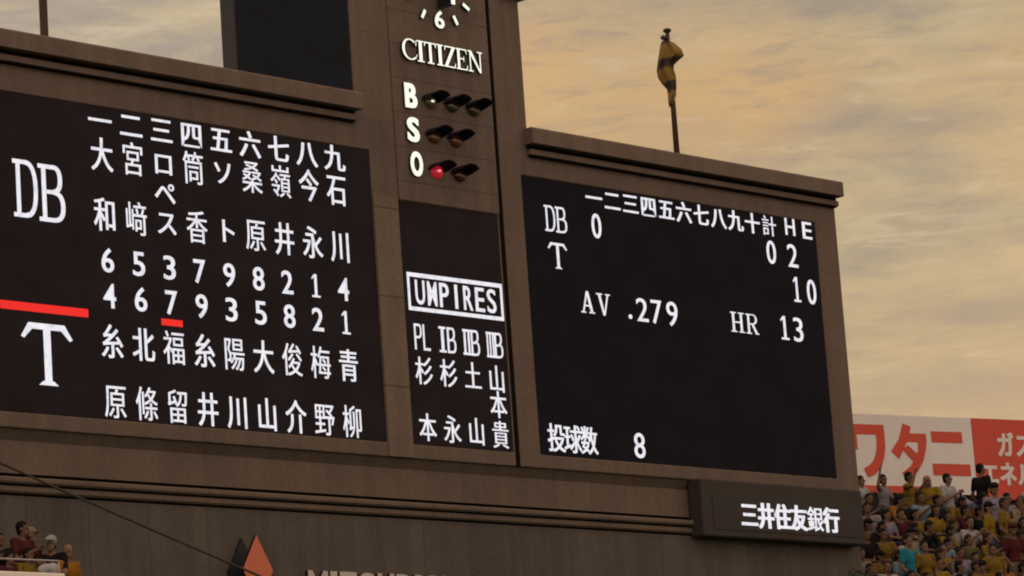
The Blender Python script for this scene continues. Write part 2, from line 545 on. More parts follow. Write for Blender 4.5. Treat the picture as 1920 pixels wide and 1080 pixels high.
SERIF['lH'] = [rc(.13, .03, .30, .97), rc(.70, .03, .87, .97), rc(.28, .47, .72, .54)] + [rc(a, b, a + .43, b + .06) for a in (0, .57) for b in (0, .94)]
SERIF['lR'] = [rc(.13, .03, .30, .97), rc(0, 0, .43, .06), rc(0, .94, .5, 1), rc(.28, .47, .55, .54), [(.42, .50), (.60, .50), (.92, .03), (.72, .03)], rc(.70, 0, 1, .06)] + band(.48, .735, .40, .265, .16, .065, -90, 90, 2.2)


# ================================================================== SETTING
g = MB()
g.add([(-4000, -4000, 0), (4000, -4000, 0), (4000, 4000, 0), (-4000, 4000, 0)], [(0, 1, 2, 3)])
g.build('ground', M['ground'], kind='structure')

# ------------------------------------------------------------------ scoreboard building
board = thing('scoreboard_building', (0, 0, 0), 'weathered brown concrete ballpark scoreboard building with a clock tower between two wings', 'building')
DP = 2.6
XL = -17.0


def skipL(x, z):
    return (x < -3.62 and z > 18.98) or (-11.9 < x < -3.33 and 12.91 < z < 18.03) or (-2.73 < x < -0.24 and 12.91 < z < 17.2)


w = frame_slab([XL, -11.9, -3.62, -3.33, -2.73, -0.24, -0.2], [12.66, 12.91, 17.2, 18.03, 18.98, 23.2], skipL, 0.0, DP)
tw = w.build('front_wall', M['wall'], board, bevel=0.02)
w = frame_slab([-0.088, 0.45, 0.69, 8.80, 9.47], [12.66, 12.91, 18.03, 18.93, 23.2], lambda x, z: (x > 0.69 and z > 18.93) or (0.45 < x < 8.80 and 12.91 < z < 18.03), 0.0, DP)
w.build('front_wall', M['wall'], board, bevel=0.025)
# back of the recesses; near-black filler paints the shade of the vertical slot
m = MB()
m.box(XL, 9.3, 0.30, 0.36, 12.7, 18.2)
m.box(-0.198, -0.090, 0.012, 0.30, 12.665, 23.19)  # fills the slot almost to the front so its shaded reveal reads black
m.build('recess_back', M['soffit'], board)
# raised tower facing of coursed slabs, and the pilaster strip beside the umpire panel
m = MB()
m.box(-2.70, -0.215, -0.03, -0.002, 17.22, 23.2)
m.build('tower_facing', M['tower'], board, bevel=0.008)
m = MB()
m.box(-3.32, -2.735, -0.025, -0.002, 12.665, 17.24)
m.build('pilaster', M['pilaster'], board, bevel=0.006)
# tower cap
m = MB()
m.box(0.10, 0.86, -0.16, DP, 21.36, 21.62)
m.build('tower_cap', M['wall'], board, bevel=0.02)
# cornices over the two wings
for (x0, x1, dz) in ((XL, -3.62, 0.03), (0.585, 9.53, -0.05)):
    m = MB()
    m.extrude_x([(-0.22, 18.645 + dz), (-0.22, 18.92 + dz), (-0.20, 18.95 + dz), (DP, 18.95 + dz + .02), (DP, 18.665 + dz), (-0.004, 18.665 + dz), (-0.004, 18.645 + dz)], x0, x1)
    m.build('cornice', M['wall'], board, bevel=0.012)
    m = MB()
    m.extrude_x([(-0.10, 18.465 + dz), (-0.10, 18.57 + dz), (-0.003, 18.57 + dz), (-0.003, 18.465 + dz)], x0 + (0.06 if x0 > 0 else 0), x1 - 0.04)
    m.build('bed_moulding', M['wall'], board, bevel=0.01)
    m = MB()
    m.box(x0 + .05, x1 - .06, -0.055, -0.003, 18.572 + dz, 18.643 + dz)  # near-black boxes paint the shadow lines under cornice and moulding
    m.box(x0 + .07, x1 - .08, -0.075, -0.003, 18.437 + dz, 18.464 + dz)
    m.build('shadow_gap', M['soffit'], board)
# base mouldings under the screens
m = MB()
m.extrude_x([(0.05, 12.655), (0.15, 12.49), (0.15, 12.40), (DP, 12.40), (DP, 12.655)], XL, 9.4)
m.build('sill_band', stone('sill_stone', (0.120, 0.089, 0.074), stain=0.3), board)
m = MB()
m.extrude_x([(0.11, 12.48), (0.11, 11.968), (DP, 11.968), (DP, 12.395), (0.145, 12.395), (0.145, 12.48)], XL, 9.4)
m.build('frieze', M['frieze'], board)
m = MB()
m.extrude_x([(0.20, 11.967), (0.20, 11.60), (DP, 11.60), (DP, 11.967)], XL, 9.38)  # behind the mouldings, near-black so the shade between them is painted in
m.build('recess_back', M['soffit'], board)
for (a, b, y) in ((11.795, 11.900, -0.02), (11.655, 11.765, 0.03)):
    m = MB()
    h = b - a
    m.extrude_x([(y + .03, a), (y, a + h * .25), (y, a + h * .72), (y + .03, b), (0.195, b), (0.195, a)], XL, 9.42)
    m.build('moulding', M['frieze'], board)
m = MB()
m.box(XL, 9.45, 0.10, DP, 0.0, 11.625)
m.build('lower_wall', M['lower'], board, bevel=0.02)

# ------------------------------------------------------------------ left line-up display
YP = 0.012
lu = thing('lineup_display', (-7.6, 0.05, 12.91), 'black line-up display with white player columns and red bars in the left wing', 'display')
m = MB()
m.box(-11.898, -3.332, YP, 0.28, 12.912, 18.028)
m.build('screen', M['panel'], lu)
YG = YP - 0.004
CX = [-9.30 + 0.642 * k for k in range(9)]
KW, KH = 0.455, 0.565


def cx(k, z):
    return CX[k] + (17.8 - z) * 0.011


for k, ch in enumerate('一二三四五六七八九'):
    m = MB()
    put(m, ch, CX[k] - .24, CX[k] + .24, 17.795 - .23, 17.795 + .23, YG, .008, .008, True)
    m.build('inning_numeral', M['led'], lu)
rows = [(['大和', '宮﨑', 'ロペス', '筒香', 'ソト', '桑原', '嶺井', '今永', '石川'], 17.235, 16.245),
        (['糸原', '北條', '福留', '糸井', '陽川', '大山', '俊介', '梅野', '青柳'], 14.18, 13.215)]
DENSE = '嶺條銀陽俊梅野柳筒福﨑桑香留原宮貴'
for names, za, zb in rows:
    for k, s in enumerate(names):
        for j, ch in enumerate(s):
            m = MB()
            z = za + (zb - za) * j / (len(s) - 1)
            hh = KH * (0.78 if s in ('ロペス', 'ソト') else 1)
            x = cx(k, z)
            put(m, ch, x - KW / 2, x + KW / 2, z - hh / 2, z + hh / 2, YG, .0 if ch in DENSE else .004, .004 if ch in DENSE else .007, True)
            m.build('name_character', M['led'], lu)
for s, z in (('653798214', 15.495), ('467935821', 14.915)):
    for k, ch in enumerate(s):
        m = MB()
        x = cx(k, z)
        put(m, ch, x - .125, x + .125, z - .20, z + .20, YG, .009, .004)
        m.build('position_numeral', M['led'], lu)
for ch, xa, xb, dz in (('sD', -11.11, -10.63, .02), ('sB', -10.61, -10.10, 0)):
    m = MB()
    put(m, ch, xa, xb, 16.0 + dz, 16.93 + dz, YG)
    m.build('team_letter', M['led'], lu)
m = MB()
put(m, 'sT', -11.08, -10.06, 13.37, 14.35, YG)
m.build('team_letter', M['led'], lu)
for (x0, x1, zc, h) in ((-11.46, -9.72, 14.59, .068), (-8.22, -7.77, 14.585, .055)):
    m = MB()
    m.sheet([(x0, zc - h), (x1, zc - h), (x1, zc + h), (x0, zc + h)], YG)
    m.build('batting_bar', M['led_red'], lu)

# ------------------------------------------------------------------ umpire display in the tower
um = thing('umpire_display', (-1.5, 0.05, 12.91), 'narrow black umpire display under the count lamps, boxed heading over four columns', 'display')
m = MB()
m.box(-2.728, -0.242, YP, 0.28, 12.912, 17.198)
m.build('screen', M['panel'], um)
m = MB()
for a in (rc(-2.61, 15.87, -0.25, 15.945), rc(-2.61, 15.27, -0.25, 15.34), rc(-2.61, 15.34, -2.55, 15.87), rc(-.31, 15.34, -.25, 15.87)):
    m.sheet(a, YG)
m.build('heading_box', M['led'], um)
for k, ch in enumerate('UMPIRES'):
    m = MB()
    x = -2.31 + .295 * k
    hw = .03 if ch == 'I' else .11
    put(m, ch, x - hw, x + hw, 15.39, 15.825, YG, .006, .006)
    m.build('heading_letter', M['led'], um)
for ch, xa, xb in (('sP', -2.52, -2.34), ('sL', -2.31, -2.14)):
    m = MB()
    put(m, ch, xa, xb, 14.58, 15.04, YG)
    m.build('base_letter', M['led'], um)
for k, r_ in enumerate(('r1', 'r2', 'r3')):
    x = -1.92 + .587 * k
    for ch, xa, xb in ((r_, x, x + (.17 if k == 0 else .20)), ('sb', x + .20, x + .40)):
        m = MB()
        put(m, ch, xa, xb, 14.58, 15.04, YG)
        m.build('base_letter', M['led'], um)
for k, s in enumerate(('杉本', '杉永', '土山', '山本貴')):
    x = -2.335 + .597 * k
    zs = (14.22, 13.23) if len(s) == 2 else (14.21, 13.745, 13.21)
    for ch, z in zip(s, zs):
        m = MB()
        put(m, ch, x - .21, x + .21, z - .25, z + .25, YG, .0, .007, True)
        m.build('name_character', M['led'], um)

# ------------------------------------------------------------------ right inning display
inn = thing('inning_display', (4.6, 0.05, 12.91), 'large black score display filling the right wing with an inning row and batting figures', 'display')
m = MB()
m.box(0.452, 8.798, YP, 0.28, 12.912, 18.028)
m.build('screen', M['panel_dark'], inn)
for k, ch in enumerate('一二三四五六七八九十計'):
    m = MB()
    x = 2.36 + .5015 * k
    put(m, ch, x - .22, x + .22, 17.815 - .205, 17.815 + .205, YG, .010 if ch != '計' else .0, .010 if ch != '計' else .004, True)
    m.build('inning_numeral', M['led'], inn)


def word(parent, name, items, off=.008, dil=.008, em=False):
    for ch, x0, x1, z0, z1 in items:
        m = MB()
        put(m, ch, x0, x1, z0, z1, YG, off, dil, em)
        m.build(name, M['led'], parent)


word(inn, 'column_letter', [('H', 7.87, 8.16, 17.69, 18.03)], .004, .006)
word(inn, 'column_letter', [('E', 8.40, 8.68, 17.67, 18.01)], .004, .006)
word(inn, 'team_letter', [('sD', .99, 1.265, 17.05, 17.535), ('sB', 1.28, 1.56, 17.05, 17.535)])
word(inn, 'team_letter', [('sT', 1.02, 1.53, 16.37, 16.85)])
word(inn, 'run_numeral', [('0', 2.25, 2.50, 17.05, 17.52)], .002, .006)
word(inn, 'run_numeral', [('0', 7.24, 7.51, 17.055, 17.52)], .002, .006)
word(inn, 'hit_numeral', [('2', 7.87, 8.17, 17.05, 17.51)], .0, .006)
word(inn, 'hit_numeral', [('1', 7.92, 8.20, 16.36, 16.86), ('0', 8.38, 8.65, 16.35, 16.85)], .002, .006)
word(inn, 'heading_letter', [('lA', 1.79, 2.16, 15.61, 16.02), ('lV', 2.22, 2.60, 15.60, 16.01)])
word(inn, 'average_digit', [('.', 3.08, 3.17, 15.60, 15.685), ('2', 3.31, 3.62, 15.58, 16.02), ('7', 3.72, 4.01, 15.57, 16.02), ('9', 4.15, 4.45, 15.56, 16.03)], .0, .006)
word(inn, 'heading_letter', [('lH', 5.98, 6.38, 15.60, 15.99), ('lR', 6.43, 6.80, 15.60, 15.99)])
word(inn, 'home_run_digit', [('1', 7.43, 7.74, 15.57, 16.04), ('3', 7.86, 8.14, 15.56, 16.04)], .0, .006)
word(inn, 'heading_character', [(c, x - .225, x + .225, 12.98, 13.50) for c, x in zip('投球数', (.89, 1.315, 1.745))], .006, .008, True)
word(inn, 'pitch_count', [('8', 2.96, 3.25, 12.99, 13.46)], .002, .006)

# ------------------------------------------------------------------ video panel above the left wing
vp = thing('video_screen', (-5, 0, 18.98), 'blank dark navy video screen standing above the left wing beside the tower', 'screen')
m = MB()
m.box(-6.30, -3.625, 0.0, 0.34, 18.985, 23.0)
m.build('casing', M['frame_grey'], vp, bevel=0.01)
m = MB()
m.box(-6.255, -3.655, -0.012, -0.002, 19.04, 23.0)
m.build('screen_face', M['navy'], vp)

# ------------------------------------------------------------------ clock, lettering, count lamps on the tower
YT = -0.032
ck = thing('tower_clock', (-1.47, YT, 21.37), 'round clock of white numeral and bar marks high on the tower', 'clock')
for h in range(12):
    m = MB()
    a = R(90 - 30 * (h + 1))
    c = Vector((-1.47 + .80 * math.cos(a), 21.37 + .80 * math.sin(a)))
    if (h + 1) in (6, 12):
        if h + 1 == 6:
            put(m, '6', c.x - .115, c.x + .115, 20.47, 20.80, YT, .016, .006, depth=.05)
        else:
            for ch, x in (('1', -.17), ('2', .02)):
                put(m, ch, c.x + x, c.x + x + .17, 21.95, 22.28, YT, .01, 0, depth=.05)
        m.build('hour_numeral', [M['neon'], M['green_side']], ck)
    else:
        d = Vector((math.cos(a), math.sin(a)))
        n = Vector((-d.y, d.x)) * .032
        p, q = c - d * .09, c + d * .09
        m.prism([tuple(p - n), tuple(q - n), tuple(q + n), tuple(p + n)], YT - .06, YT, 0, 1)
        m.build('hour_mark', [M['neon'], M['green_side']], ck)
for nm, dx0, dx1, L, zz in (('hour_hand', -.06, .06, -.54, -.06), ('minute_hand', -.045, .045, .72, -.42)):
    m = MB()
    m.prism([(-1.45 + dx0, 21.37), (-1.45 + dx1, 21.37), (-1.45 + dx1 * .8, 21.37 + L), (-1.45 + dx0 * .8, 21.37 + L)], YT + zz - (.34 if L < 0 else .1), YT + zz, 0, 1)
    m.build(nm, [M['neon'], M['emblem_side']], ck)
m = MB()
m.tube([(-1.45, YT - .54, 21.37), (-1.45, YT, 21.37)], .07, 14)
m.build('spindle', M['emblem_side'], ck)

br = thing('serif_lettering', (-1.47, YT, 19.76), 'raised white serif letters under the clock on the tower', 'lettering')
x = -2.46
for ch, wd_ in (('cC', .36), ('cI', .17), ('cT', .29), ('cI', .17), ('cZ', .29), ('cE', .29), ('cN', .37)):
    m = MB()
    put(m, ch, x, x + wd_, 19.775, 20.165, YT, depth=.055)
    m.build('letter', [M['neon'], M['green_side']], br)
    x += wd_ + .012

for ch, x, z, wds in (('B', -2.31, 19.12, 'top'), ('S', -2.305, 18.505, 'middle'), ('O', -2.275, 17.89, 'bottom')):
    m = MB()
    put(m, ch, x - .14, x + .14, z - .225, z + .225, YT, .030, .012, depth=.05)
    o = m.build('count_letter', [M['neon'], M['green_side']])
    tag(o, {'B': 'white glowing letter B beside the three count lamps', 'S': 'white glowing letter S beside two amber count lamps',
            'O': 'white glowing letter O beside the lit red lamp'}[ch], 'letter', 'glowing count letters')


def lamp(x, z, lens, bulb_or_glint, label):
    t = thing('count_lamp', (x, YT, z), label, 'lamp', 'hooded count lamps on the tower')
    m = MB()
    m.ball((x, YT - .01, z - .015), (.145, .07, .120), u=20, v=10)
    m.build('lens', lens, t, smooth=True)
    if bulb_or_glint:
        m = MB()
        m.ball((x - .01, YT - .085, z - .01), (.042, .025, .022), u=10, v=6)  # glowing spot: painted glint on the first B lens, bulb on the red
        m.build('bulb', bulb_or_glint, t, smooth=True)
    m = MB()
    n = 24
    pts, fs = [], []
    for k in range(n + 1):
        a = R(-4 + 188 * k / n)                     # a half-round visor, open below
        ca, sa = math.cos(a), math.sin(a)
        L = .05 + .30 * max(0.0, min(1.0, (sa + .10) / .55))
        for r_, y in ((1.0, 0), (1.0, -L), (.94, -L), (.94, 0)):
            pts.append((x + .205 * r_ * ca, YT + y, z + .01 + .135 * r_ * sa - .03 * L))
    for k in range(n):
        for j in range(3):
            fs.append((k * 4 + j, k * 4 + j + 1, (k + 1) * 4 + j + 1, (k + 1) * 4 + j))
    m.add(pts, fs)
    m.build('hood', M['hood'], t, smooth=False)


LB = 'black hooded count lamp, %s of the three beside the letter B'
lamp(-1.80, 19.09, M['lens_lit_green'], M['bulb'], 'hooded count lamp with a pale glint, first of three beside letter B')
lamp(-1.26, 19.09, M['lens_off_green'], None, LB % 'middle')
lamp(-0.72, 19.09, M['lens_off_green'], None, LB % 'rightmost')
lamp(-1.77, 18.46, M['lens_off_amber'], None, 'dull amber hooded count lamp nearest the letter S')
lamp(-1.23, 18.46, M['lens_off_amber'], None, 'dull amber hooded count lamp, farther of two from the letter S')
lamp(-1.75, 17.83, M['lens_lit_red'], M['bulb_red'], 'lit red hooded count lamp nearest the letter O')
lamp(-1.19, 17.83, M['lens_off_red'], None, 'unlit dark red hooded count lamp right of the lit one')

# ------------------------------------------------------------------ bank sign
bk = thing('bank_sign', (6.9, -0.25, 11.56), 'dark brown box sign with six white glowing characters under the right wing', 'sign')
m = MB()
m.box(4.42, 9.20, -0.25, 0.09, 11.575, 12.655)
m.build('box', M['bank'], bk, bevel=0.035)
m = MB()
m.box(4.72, 9.12, -0.262, -0.252, 11.71, 12.40)
m.build('face', M['bank_in'], bk, bevel=0.006)
for k, ch in enumerate('三井住友銀行'):
    m = MB()
    x = 5.735 + .4865 * k
    put(m, ch, x - .235, x + .235, 11.785, 12.265, -0.268, .020 if ch != '銀' else .006, .018 if ch != '銀' else .008, True)
    m.build('character', M['led'], bk)

# ------------------------------------------------------------------ three-diamond emblem and its lettering
em = thing('diamond_emblem', (-6.7, -0.3, 10.0), 'raised red three-diamond emblem low on the scoreboard wall', 'emblem')
c0 = Vector((-6.705, 10.0))
L = 1.14
for k in range(3):
    a = R(90 + 120 * k)
    d = Vector((math.cos(a), math.sin(a)))
    n = Vector((-d.y, d.x))
    p = [c0 + d * .012, c0 + d * (L / 2) + n * (L * .283), c0 + d * L, c0 + d * (L / 2) - n * (L * .283)]
    m = MB()
    m.prism([tuple(q) for q in p], -0.30, -0.24, 0, 1)
    o = m.build('diamond', [M['emblem'], M['emblem_side']], em)
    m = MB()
    m.prism([tuple(q) for q in p], 0.05, 0.098, 0, 0)  # same diamond again in near-black, flat on the wall behind
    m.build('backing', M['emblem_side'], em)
    m = MB()
    q = c0 + d * (L / 2)
    m.tube([(q.x, -.245, q.y), (q.x, .055, q.y)], .03, 8)
    m.build('standoff', M['emblem_side'], em)
lt = thing('company_lettering', (-3.5, -0.1, 10.1), 'raised pale capital letters right of the red three-diamond emblem', 'lettering')
x = -5.42
for ch in 'MITSUBISHI':
    wd_ = {'M': .42, 'I': .14}.get(ch, .36)
    m = MB()
    put(m, ch, x, x + wd_, 10.02, 10.632, -0.03, .02, .012, depth=.07)
    m.build('letter', [M['sign_letter'], M['emblem_side']], lt)
    x += wd_ + .075
x += .2
for ch in 'ELECTRIC':
    wd_ = {'I': .14}.get(ch, .36)
    m = MB()
    put(m, ch, x, x + wd_, 10.05, 10.655, -0.03, .02, .012, depth=.07)
    m.build('letter', [M['sign_letter'], M['emblem_side']], lt)
    x += wd_ + .075

# cable slung across the lower wall
m = MB()
P0, P1 = Vector((-16.5, -0.60, 13.37)), Vector((-5.2, -0.6, 9.90))
m.tube([P0.lerp(P1, t / 14) - Vector((0, 0, .03 * math.sin(math.pi * t / 14))) for t in range(15)], .021, 8)
tag(m.build('cable', M['cable'], smooth=True), 'thin dark cable slanting down across the lower wall', 'cable')
m = MB()
m.tube([(-16.4, 0.09, 13.36), (-16.5, -.60, 13.37)], .03, 8)
m.tube([(-5.2, 0.09, 9.9), (-5.2, -.6, 9.9)], .03, 8)
tag(m.build('cable_bracket', M['dark_metal']), 'dark brackets holding the slanting cable off the lower wall', 'bracket')

# pole on the roof of the left wing, flagpole on the roof of the right wing
m = MB()
m.tube([(-10.04, .4, 18.97), (-10.04, .4, 23.5)], .068, 14)
m.tube([(-10.04, .4, 18.97), (-10.04, .4, 19.02)], .12, 14)
tag(m.build('roof_pole', M['pole'], smooth=False), 'bare brown pole on the roof of the left wing', 'pole')
FX, FY = 5.96, 1.0
fp = thing('flagpole', (FX, FY, 18.93), 'slim dark flagpole on the roof of the right wing', 'flagpole')
m = MB()
m.tube([(FX, FY, 18.92), (FX, FY, 20.6), (FX, FY, 21.74)], [.062, .05, .04], 12)
m.build('pole', M['pole'], fp, smooth=True)
m = MB()
m.ball((FX, FY, 21.79), (.085, .085, .05))
m.build('finial', M['pole'], fp, smooth=True)
m = MB()
m.ball((FX - .13, FY, 21.63), (.06, .06, .05))
m.tube([(FX - .13, FY, 21.62), (FX, FY, 21.66)], .025, 8)
m.build('pulley', M['dark_metal'], fp, smooth=True)

fm = bpy.data.materials.new('flag_cloth')
fm.use_nodes = True
t = fm.node_tree
b = t.nodes['Principled BSDF']
b.inputs['Roughness'].default_value = 0.8
gm = t.nodes.new('ShaderNodeNewGeometry')
wv = nd(t, 'ShaderNodeTexWave', i_Scale=0.62, i_Distortion=3.4, i_Detail=2.0, bands_direction='Z')
wv.inputs['Phase Offset'].default_value = 2.2
wv.inputs['Detail Scale'].default_value = 1.2
t.links.new(gm.outputs['Position'], wv.inputs['Vector'])
rp = ramp(t, [(0.22, (0.022, 0.014, 0.008)), (0.55, (0.20, 0.120, 0.018))])
t.links.new(wv.outputs[0], rp.inputs[0])
t.links.new(rp.outputs[0], b.inputs['Base Color'])
# limp flag: a long cloth gathered in folds round the pole; outline in the direction across the view
m = MB()
ax = Vector((rt.x, rt.y, 0))
bx = Vector((fw.x, fw.y, 0)).normalized()
prof = [(21.58, -.10, .03), (21.50, -.16, .16), (21.36, -.20, .30), (21.25, -.22, .34), (21.19, -.23, .22), (21.10, -.25, .10), (20.98, -.28, .10), (20.86, -.26, .13), (20.74, -.18, .14), (20.62, -.08, .13), (20.50, -.07, .11), (20.36, -.08, .05), (20.28, -.08, .0)]
n = 40
for i, (z, l, r_) in enumerate(prof):
    for k in range(n):
        a = 2 * math.pi * k / n
        cx, hw = (l + r_) / 2, (r_ - l) / 2
        wob = 1 + .26 * math.sin(5 * a + i * .35) + .16 * math.sin(9 * a - i * .3)
        p = Vector((FX - .03, FY, z + .03 * math.sin(3 * a + i))) + ax * (cx * .85 + .86 * hw * math.cos(a) * (1 + .08 * math.sin(7 * a + i * .6))) + bx * (.14 * math.sin(a) * wob * (.5 + hw * 2.2))
        m.v.append(tuple(p))
for i in range(len(prof) - 1):
    for k in range(n):
        m.f.append((i * n + k, i * n + (k + 1) % n, (i + 1) * n + (k + 1) % n, (i + 1) * n + k))
m.f.append(tuple(range(n - 1, -1, -1)))
m.f.append(tuple(range((len(prof) - 1) * n, len(prof) * n)))
m.mi = [0] * len(m.f)
tag(m.build('flag', fm, smooth=True), 'limp yellow and black flag hanging bunched at the flagpole top', 'flag')

# ================================================================== RIGHT STAND
TX, TY, TZ = 7.70, -1.2, 10.97
ER = Vector((math.cos(R(-12)), math.sin(R(-12)), 0))
EB = Vector((math.sin(R(12)), math.cos(R(12)), 0))
SO = Vector((19.322, 5.522, 12.773))
RISE, TREAD, NROW = 0.40, 0.72, 9


def sp(s, b, z):
    return SO + ER * s + EB * b + Vector((0, 0, z))


def box_sb(m, s0, s1, b0, b1, z0, z1, mi=0):
    """box in the stand's own frame, absolute z relative to the top landing"""
    p = [sp(s, b_, z) for z in (z0, z1) for b_ in (b0, b1) for s in (s0, s1)]
    return m.add(p, [(0, 1, 5, 4), (1, 3, 7, 5), (3, 2, 6, 7), (2, 0, 4, 6), (4, 5, 7, 6), (2, 3, 1, 0)], mi)


st = thing('bleacher_stand', sp(0, 0, -12.773), 'dark stepped bleacher stand full of fans right of the scoreboard', 'stand')
m = MB()
prof = [(2.2, 0.0), (-.45, 0.0)]
for i in range(1, NROW + 3):
    prof += [(-.45 - TREAD * (i - 1), -RISE * i), (-.45 - TREAD * i, -RISE * i)]
prof += [(prof[-1][0], -12.7), (2.2, -12.7)]
pts = [sp(s, b_, z) for s in (-7.5, 16.0) for b_, z in prof]
n = len(prof)
m.add(pts, [tuple(range(n)), tuple(range(2 * n - 1, n - 1, -1))] + [(i, i + n, (i + 1) % n + n, (i + 1) % n) for i in range(n)])
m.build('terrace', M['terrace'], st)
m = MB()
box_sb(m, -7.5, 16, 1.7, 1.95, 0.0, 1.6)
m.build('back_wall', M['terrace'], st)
for i in range(NROW):
    m = MB()
    z = -RISE * i
    b_ = -TREAD * i
    box_sb(m, -7.4, 6.0, b_ + .0, b_ + .30, z + .36, z + .42)
    for s in range(-7, 7):
        box_sb(m, s - .03, s + .03, b_ + .1, b_ + .2, z, z + .36)
    m.build('bench', M['bench'], st)

# the two billboards above the crowd
BY = 1.62


def on_board(m, poly, lift, mi=0):
    pts = [sp(s, BY - lift, z) for s, z in poly]
    a = sum(poly[i][0] * poly[(i + 1) % len(poly)][1] - poly[(i + 1) % len(poly)][0] * poly[i][1] for i in range(len(poly)))
    if a < 0:
        pts = pts[::-1]
    m.add(pts, [tuple(range(len(pts)))], mi)


S_DIV = 2.68
ZT, ZB = 3.24, 1.40
w1 = thing('billboard', sp(0, BY, ZB), 'white billboard with huge red katakana behind the crowd', 'billboard')
m = MB()
box_sb(m, -7.4, S_DIV - .004, BY, BY + .07, ZB, ZT)
m.build('backing', M['board_white'], w1)
m = MB()
box_sb(m, -7.4, 1.2, BY - .015, BY - .002, ZB, ZB + .17)
m.build('red_stripe', M['board_red'], w1)
GS = {}


def bpoly(parent, name, polys, mt):
    m = MB()
    for k, p in enumerate(polys):
        on_board(m, p, .006 + .0015 * k)
    return m.build(name, mt, parent)


def arcp(pts0, pts1):
    return [[pts0[i], pts0[i + 1], pts1[i + 1], pts1[i]] for i in range(len(pts0) - 1)]


def K(s0, w_, polys, z0=1.72, h=1.12):
    return [[(s0 + a * w_, z0 + b_ * h) for a, b_ in p] for p in polys]


wa = [rc(0, .80, 1, 1), rc(0, .50, .22, .82)] + arcp([(1, .9), (1, .6), (.95, .38), (.84, .18), (.66, .03), (.44, -.04)], [(.76, .85), (.76, .60), (.71, .43), (.62, .29), (.50, .20), (.34, .14)])
ta = [[(.38, 1.04), (.60, .98), (.50, .72), (.20, .30), (0, .46), (.24, .72)], rc(.40, .66, 1, .84), [(.78, .84), (1, .84), (.98, .6), (.76, .6)]] + \
    arcp([(1, .84), (.97, .55), (.86, .28), (.68, .06), (.44, -.12)], [(.76, .7), (.74, .5), (.64, .32), (.48, .16), (.24, .02)]) + [[(.32, .50), (.46, .60), (.82, .34), (.64, .22)]]
ni = [rc(.03, .66, .92, .88), rc(0, .02, 1.08, .25)]
bpoly(w1, 'katakana', K(-1.10, 1.07, wa, 1.80, 1.20), M['board_red'])
bpoly(w1, 'katakana', K(.13, 1.11, ta, 1.85, 1.16), M['board_red'])
bpoly(w1, 'katakana', K(1.36, 1.08, ni, 1.82, 1.22), M['board_red'])
bpoly(w1, 'katakana', K(-2.45, 1.07, [[(.85, 1.0), (1, .86), (.5, .5), (.1, .3), (0, .46), (.45, .72)], rc(.48, -.05, .72, .68)], 1.80, 1.06), M['board_red'])
w2 = thing('billboard', sp(6, BY, ZB), 'red billboard with white katakana right of the white one', 'billboard')
m = MB()
box_sb(m, S_DIV + .004, 14.5, BY - .012, BY + .06, ZB - .10, ZT + .0)
m.build('backing', M['board_red'], w2)


def on_board_text(parent, s, s0, pitch, w_, z0, h, off, name='katakana'):
    for k, ch in enumerate(s):
        vs, fs = font_glyph(ch, off)
        m = MB()
        for j, dx in enumerate((-.012, .012)):
            m.add([sp(s0 + pitch * k + (a - .02) / .96 * w_ + dx, BY - .018 - .0015 * j, z0 + (b_ + .09) / .95 * h) for a, b_ in vs], fs)
        m.build(name, M['board_white'], parent)


on_board_text(w2, 'ガス', 3.42, .585, .52, 2.33, .60, .03)
on_board_text(w2, 'エネルギー', 2.86, .565, .52, 1.64, .57, .03)

# ------------------------------------------------------------------ tree whose top just shows at the corner of the lower wall
tr = thing('tree', (TX, TY, 0), 'dark green tree top at the right corner of the lower wall', 'tree')
m = MB()
m.tube([(TX, TY, 0), (TX + .05, TY, 4), (TX - .03, TY + .03, 8), (TX, TY, TZ - .4)], [.16, .13, .09, .03], 10)
for k in range(9):
    a = k * 2.4
    z0 = TZ - 2.4 + k * .2
    m.tube([(TX, TY, z0), (TX + .35 * math.cos(a), TY + .35 * math.sin(a), z0 + .35), (TX + .62 * math.cos(a), TY + .6 * math.sin(a), z0 + .6)], [.04, .025, .01], 6)
m.build('trunk', M['dark_metal'], tr, smooth=True)
rl = random.Random(3)
m = MB()
for k in range(2600):
    while True:
        q = Vector((rl.uniform(-1, 1), rl.uniform(-1, 1), rl.uniform(-1, 1)))
        if .25 < q.length < 1 and math.sin(q.x * 7 + q.z * 4) + math.sin(q.y * 6 - q.z * 5) > -1.1:
            break
    c = Vector((TX, TY, TZ - 1.2)) + Vector((q.x * .92, q.y * .9, q.z * 1.2))
    u_ = Vector((rl.gauss(0, 1), rl.gauss(0, 1), rl.gauss(0, 1))).normalized()
    v_ = u_.orthogonal().normalized()
    l_ = rl.uniform(.04, .075)
    m.add([c - u_ * l_, c + v_ * l_ * .5, c + u_ * l_, c - v_ * l_ * .5], [(0, 1, 2, 3)])
m.build('crown', mat('leaf_green', (.012, .026, .015), .6, .3, var=.5, vscale=3.0), tr)

# ================================================================== PEOPLE
def remeshed(mb, name, vox, smooth=3):
    me = bpy.data.meshes.new(name)
    me.from_pydata([tuple(p) for p in mb.v], [], mb.f)
    o = bpy.data.objects.new(name, me)
    COL.objects.link(o)
    md = o.modifiers.new('r', 'REMESH')
    md.mode = 'VOXEL'
    md.voxel_size = vox
    ms = o.modifiers.new('s', 'SMOOTH')
    ms.factor = 0.5
    ms.iterations = smooth
    dg = bpy.context.evaluated_depsgraph_get()
    out = bpy.data.meshes.new_from_object(o.evaluated_get(dg))
    out.name = name
    bpy.data.objects.remove(o)
    bpy.data.meshes.remove(me)
    out.polygons.foreach_set('use_smooth', [True] * len(out.polygons))
    return out


def limb(m, a, b_, ra, rb):
    a, b_ = Vector(a), Vector(b_)
    m.tube([a, b_], [ra, rb], 12)
    m.ball(a, ra, u=12, v=8)
    m.ball(b_, rb, u=12, v=8)


